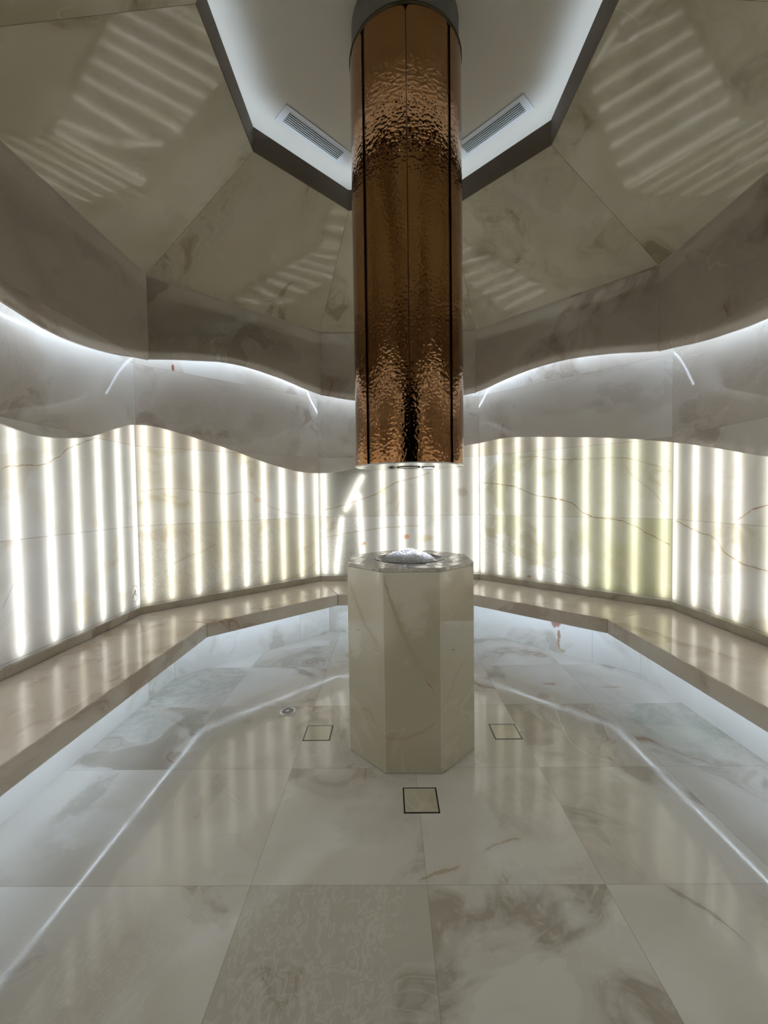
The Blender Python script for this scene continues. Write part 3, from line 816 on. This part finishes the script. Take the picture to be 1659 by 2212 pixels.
m_under = simple('pale_steel_underside', (.66, .66, .66), .16, 1.0)
mb = MB().lathe([(CR + .004, CZ0 + .004), (CR + .004, CZ0), (.298, CZ0 - .0015), (.1, CZ0 - .0015), (0, CZ0 - .0015)], (CX, CY), 96)
mb.lathe([(CR + .004, CZ0 + .004), (CR - .02, CZ0 + .004)], (CX, CY), 96)
mb.build('underside_plate', m_under, colm)
zu = CZ0 - .0018
m_black = simple('black_gap', (.012, .012, .012), .6)
m_grey = simple('grey_plastic', (.25, .25, .26), .5)
# ice outlet: dark ring with a steel flap, sprinkler-like nozzle, small lamp
mb = MB().lathe([(.062, zu - .0025), (.072, zu - .004), (.072, zu + .0006), (.062, zu + .0006), (.062, zu - .0025)], (CX - .006, CY), 48)
o1 = mb.build('outlet_ring', m_black, colm)
MB().lathe([(.061, zu - .0012), (0, zu - .0012)], (CX - .006, CY), 48).build('outlet_flap', m_steel, colm)
mb = MB()
for i in range(6):
    a = i * PI / 3
    mb.box((CX - .108 + .014 * math.cos(a), CY + .014 * math.sin(a), zu - .004), (.026, .008, .004), a)
mb.lathe([(0, zu - .010), (.009, zu - .010), (.009, zu), ], (CX - .108, CY), 16)
mb.build('nozzle', m_grey, colm)
mb = MB().box((CX + .113, CY + .02, zu - .0015), (.076, .076, .004))
ds = mb.build('downlight_frame', m_grey, colm)
MB().lathe([(0, zu - .0048), (.027, zu - .0048), (.03, zu - .0036)], (CX + .118, CY + .026), 32).build('downlight_lens', emitter('downlight_glow', (.9, .95, 1.0), 2.2), colm)
ld = bpy.data.lights.new('downlight', 'SPOT'); ld.energy = 34.0; ld.color = (.85, .9, 1.0)
ld.spot_size = math.radians(34); ld.spot_blend = .6; ld.shadow_soft_size = .025
lo_ = bpy.data.objects.new('downlight', ld); COL.objects.link(lo_)
lo_.location = (.118, .026, -.012)
lo_.rotation_euler = (math.radians(-5), math.radians(12), 0)
lo_.parent = colm

# ------------------------------------------------------------------ ceiling vents
m_vent = simple('white_vent_paint', (.72, .72, .72), .45)
m_slot = simple('dark_vent_slot', (.03, .03, .035), .6)
def vent(side, dist, label):
    n_, t_ = frame(side)
    c = n_ * dist + t_ * .025
    ang = math.atan2(t_.y, t_.x)
    e = tag(empty('ceiling_vent', (c.x, c.y, Z_C)), label, 'vent', 'linear slot vents in the ceiling opening')
    L, W_ = .585, .158
    l, wd = .49, .098
    z = Z_C - .004
    mb = MB()
    for dx, dy, sx, sy in ((0, (W_ + wd) / 4, L, (W_ - wd) / 2), (0, -(W_ + wd) / 4, L, (W_ - wd) / 2), ((L + l) / 4, 0, (L - l) / 2, wd), (-(L + l) / 4, 0, (L - l) / 2, wd)):
        p_ = c + t_ * dx + n_ * dy
        mb.box((p_.x, p_.y, z), (sx, sy, .008), ang)
    mb.build('frame', m_vent, e, merge=False)
    MB().box((c.x, c.y, Z_C - .0012), (l, wd, .002), ang).build('dark_duct', m_slot, e)
    for i in range(6):
        p_ = c + n_ * (-wd / 2 + wd * (i + .5) / 6)
        MB().box((p_.x, p_.y, z - .0005), (l, wd / 6 * .42, .003), ang).build('slat', m_vent, e)
    return e
vent('back_left', .932, 'white slotted ceiling vent left of the copper column')
vent('back_right', .932, 'white slotted ceiling vent right of the copper column')

# ------------------------------------------------------------------ floor access hatches, drain, wall button
m_frame = simple('black_hatch_trim', (.01, .01, .01), .4)  # black metal trim around each hatch
def hatch(x, y, s, label, sd):
    e = tag(empty('floor_hatch', (x, y, 0)), label, 'hatch', 'square stone hatches in the floor')
    mb = MB(); w_ = .0065; z = .0009
    h_ = s / 2
    for dx, dy, sx, sy in ((0, h_, s + w_, w_), (0, -h_, s + w_, w_), (h_, 0, w_, s - w_), (-h_, 0, w_, s - w_)):
        mb.box((x + dx, y + dy, z), (sx, sy, .0014))
    mb.build('frame', m_frame, e, merge=False)
    mt = marble('onyx_hatch_tile', dict(PAL_WARM, base=(.60, .57, .45), pale=(.68, .65, .54)), 9, 9, -3, -3, seed=sd, rough=.1)
    MB().box((x, y, .0010), (s - w_, s - w_, .0012)).build('stone_insert', mt, e)
hatch(-.578, -.020, .158, 'small black-framed square stone hatch left of the pedestal', 301.0)
hatch(.575, -.020, .158, 'small black-framed square stone hatch right of the pedestal', 302.0)
hatch(.010, -.590, .160, 'black-framed square stone hatch in front of the pedestal', 303.0)
e = tag(empty('floor_drain', (-.832, .243, 0)), 'square steel floor drain with a round strainer on the left floor', 'drain')
dx, dy = -.832, .243
MB().box((dx, dy, .0012), (.108, .128, .002)).build('plate', simple('worn_steel_plate', (.42, .41, .40), .3, .9), e)
MB().lathe([(.040, .0022), (.043, .0046), (.049, .0046), (.052, .0022)], (dx, dy), 48).build('ring', m_steel, e)
MB().lathe([(0, .0026), (.040, .0026)], (dx, dy), 48).build('strainer', simple('dark_steel_grate', (.20, .19, .19), .35, .9), e)
MB().lathe([(.004, .0030), (.006, .0060), (.010, .0060), (.012, .0030)], (dx, dy), 24).build('knob_ring', m_steel, e)
MB().lathe([(0, .0040), (.004, .0040)], (dx, dy), 16).build('screw', m_black, e)

n_, t_ = frame('left')
bc = n_ * (AW - .004) + t_ * .85
btn = tag(empty('wall_emblem', (bc.x, bc.y, .684)), 'small pale oval emblem with a peaked mark, low on the left backlit wall', 'emblem')
mb = MB(); N = 48
def orb(i, k_, A): return at('left', A, .85 + .046 * k_ * math.cos(2 * PI * i / N), .684 + .070 * k_ * math.sin(2 * PI * i / N))
for i in range(N):
    j = i + 1
    mb.poly([orb(i, .93, AW - .003), orb(j, .93, AW - .003), orb(j, 1.0, AW - .003), orb(i, 1.0, AW - .003)])
    mb.poly([orb(i, 1.0, AW - .003), orb(j, 1.0, AW - .003), orb(j, 1.0, AW - .0003), orb(i, 1.0, AW - .0003)])
    mb.poly([orb(j, .93, AW - .003), orb(i, .93, AW - .003), orb(i, .93, AW - .0003), orb(j, .93, AW - .0003)])
mb.build('rim', simple('pale_rim', (.92, .91, .88), .3), btn)
mb = MB()
bar(mb, 'left', AW - .0015, .822, .655, .862, .712, .004, .002)
bar(mb, 'left', AW - .0015, .862, .712, .872, .655, .004, .002)
bar(mb, 'left', AW - .0015, .838, .676, .870, .682, .003, .002)
mb.build('engraved_mark', simple('grey_engraving', (.35, .34, .30), .6), btn, merge=False)
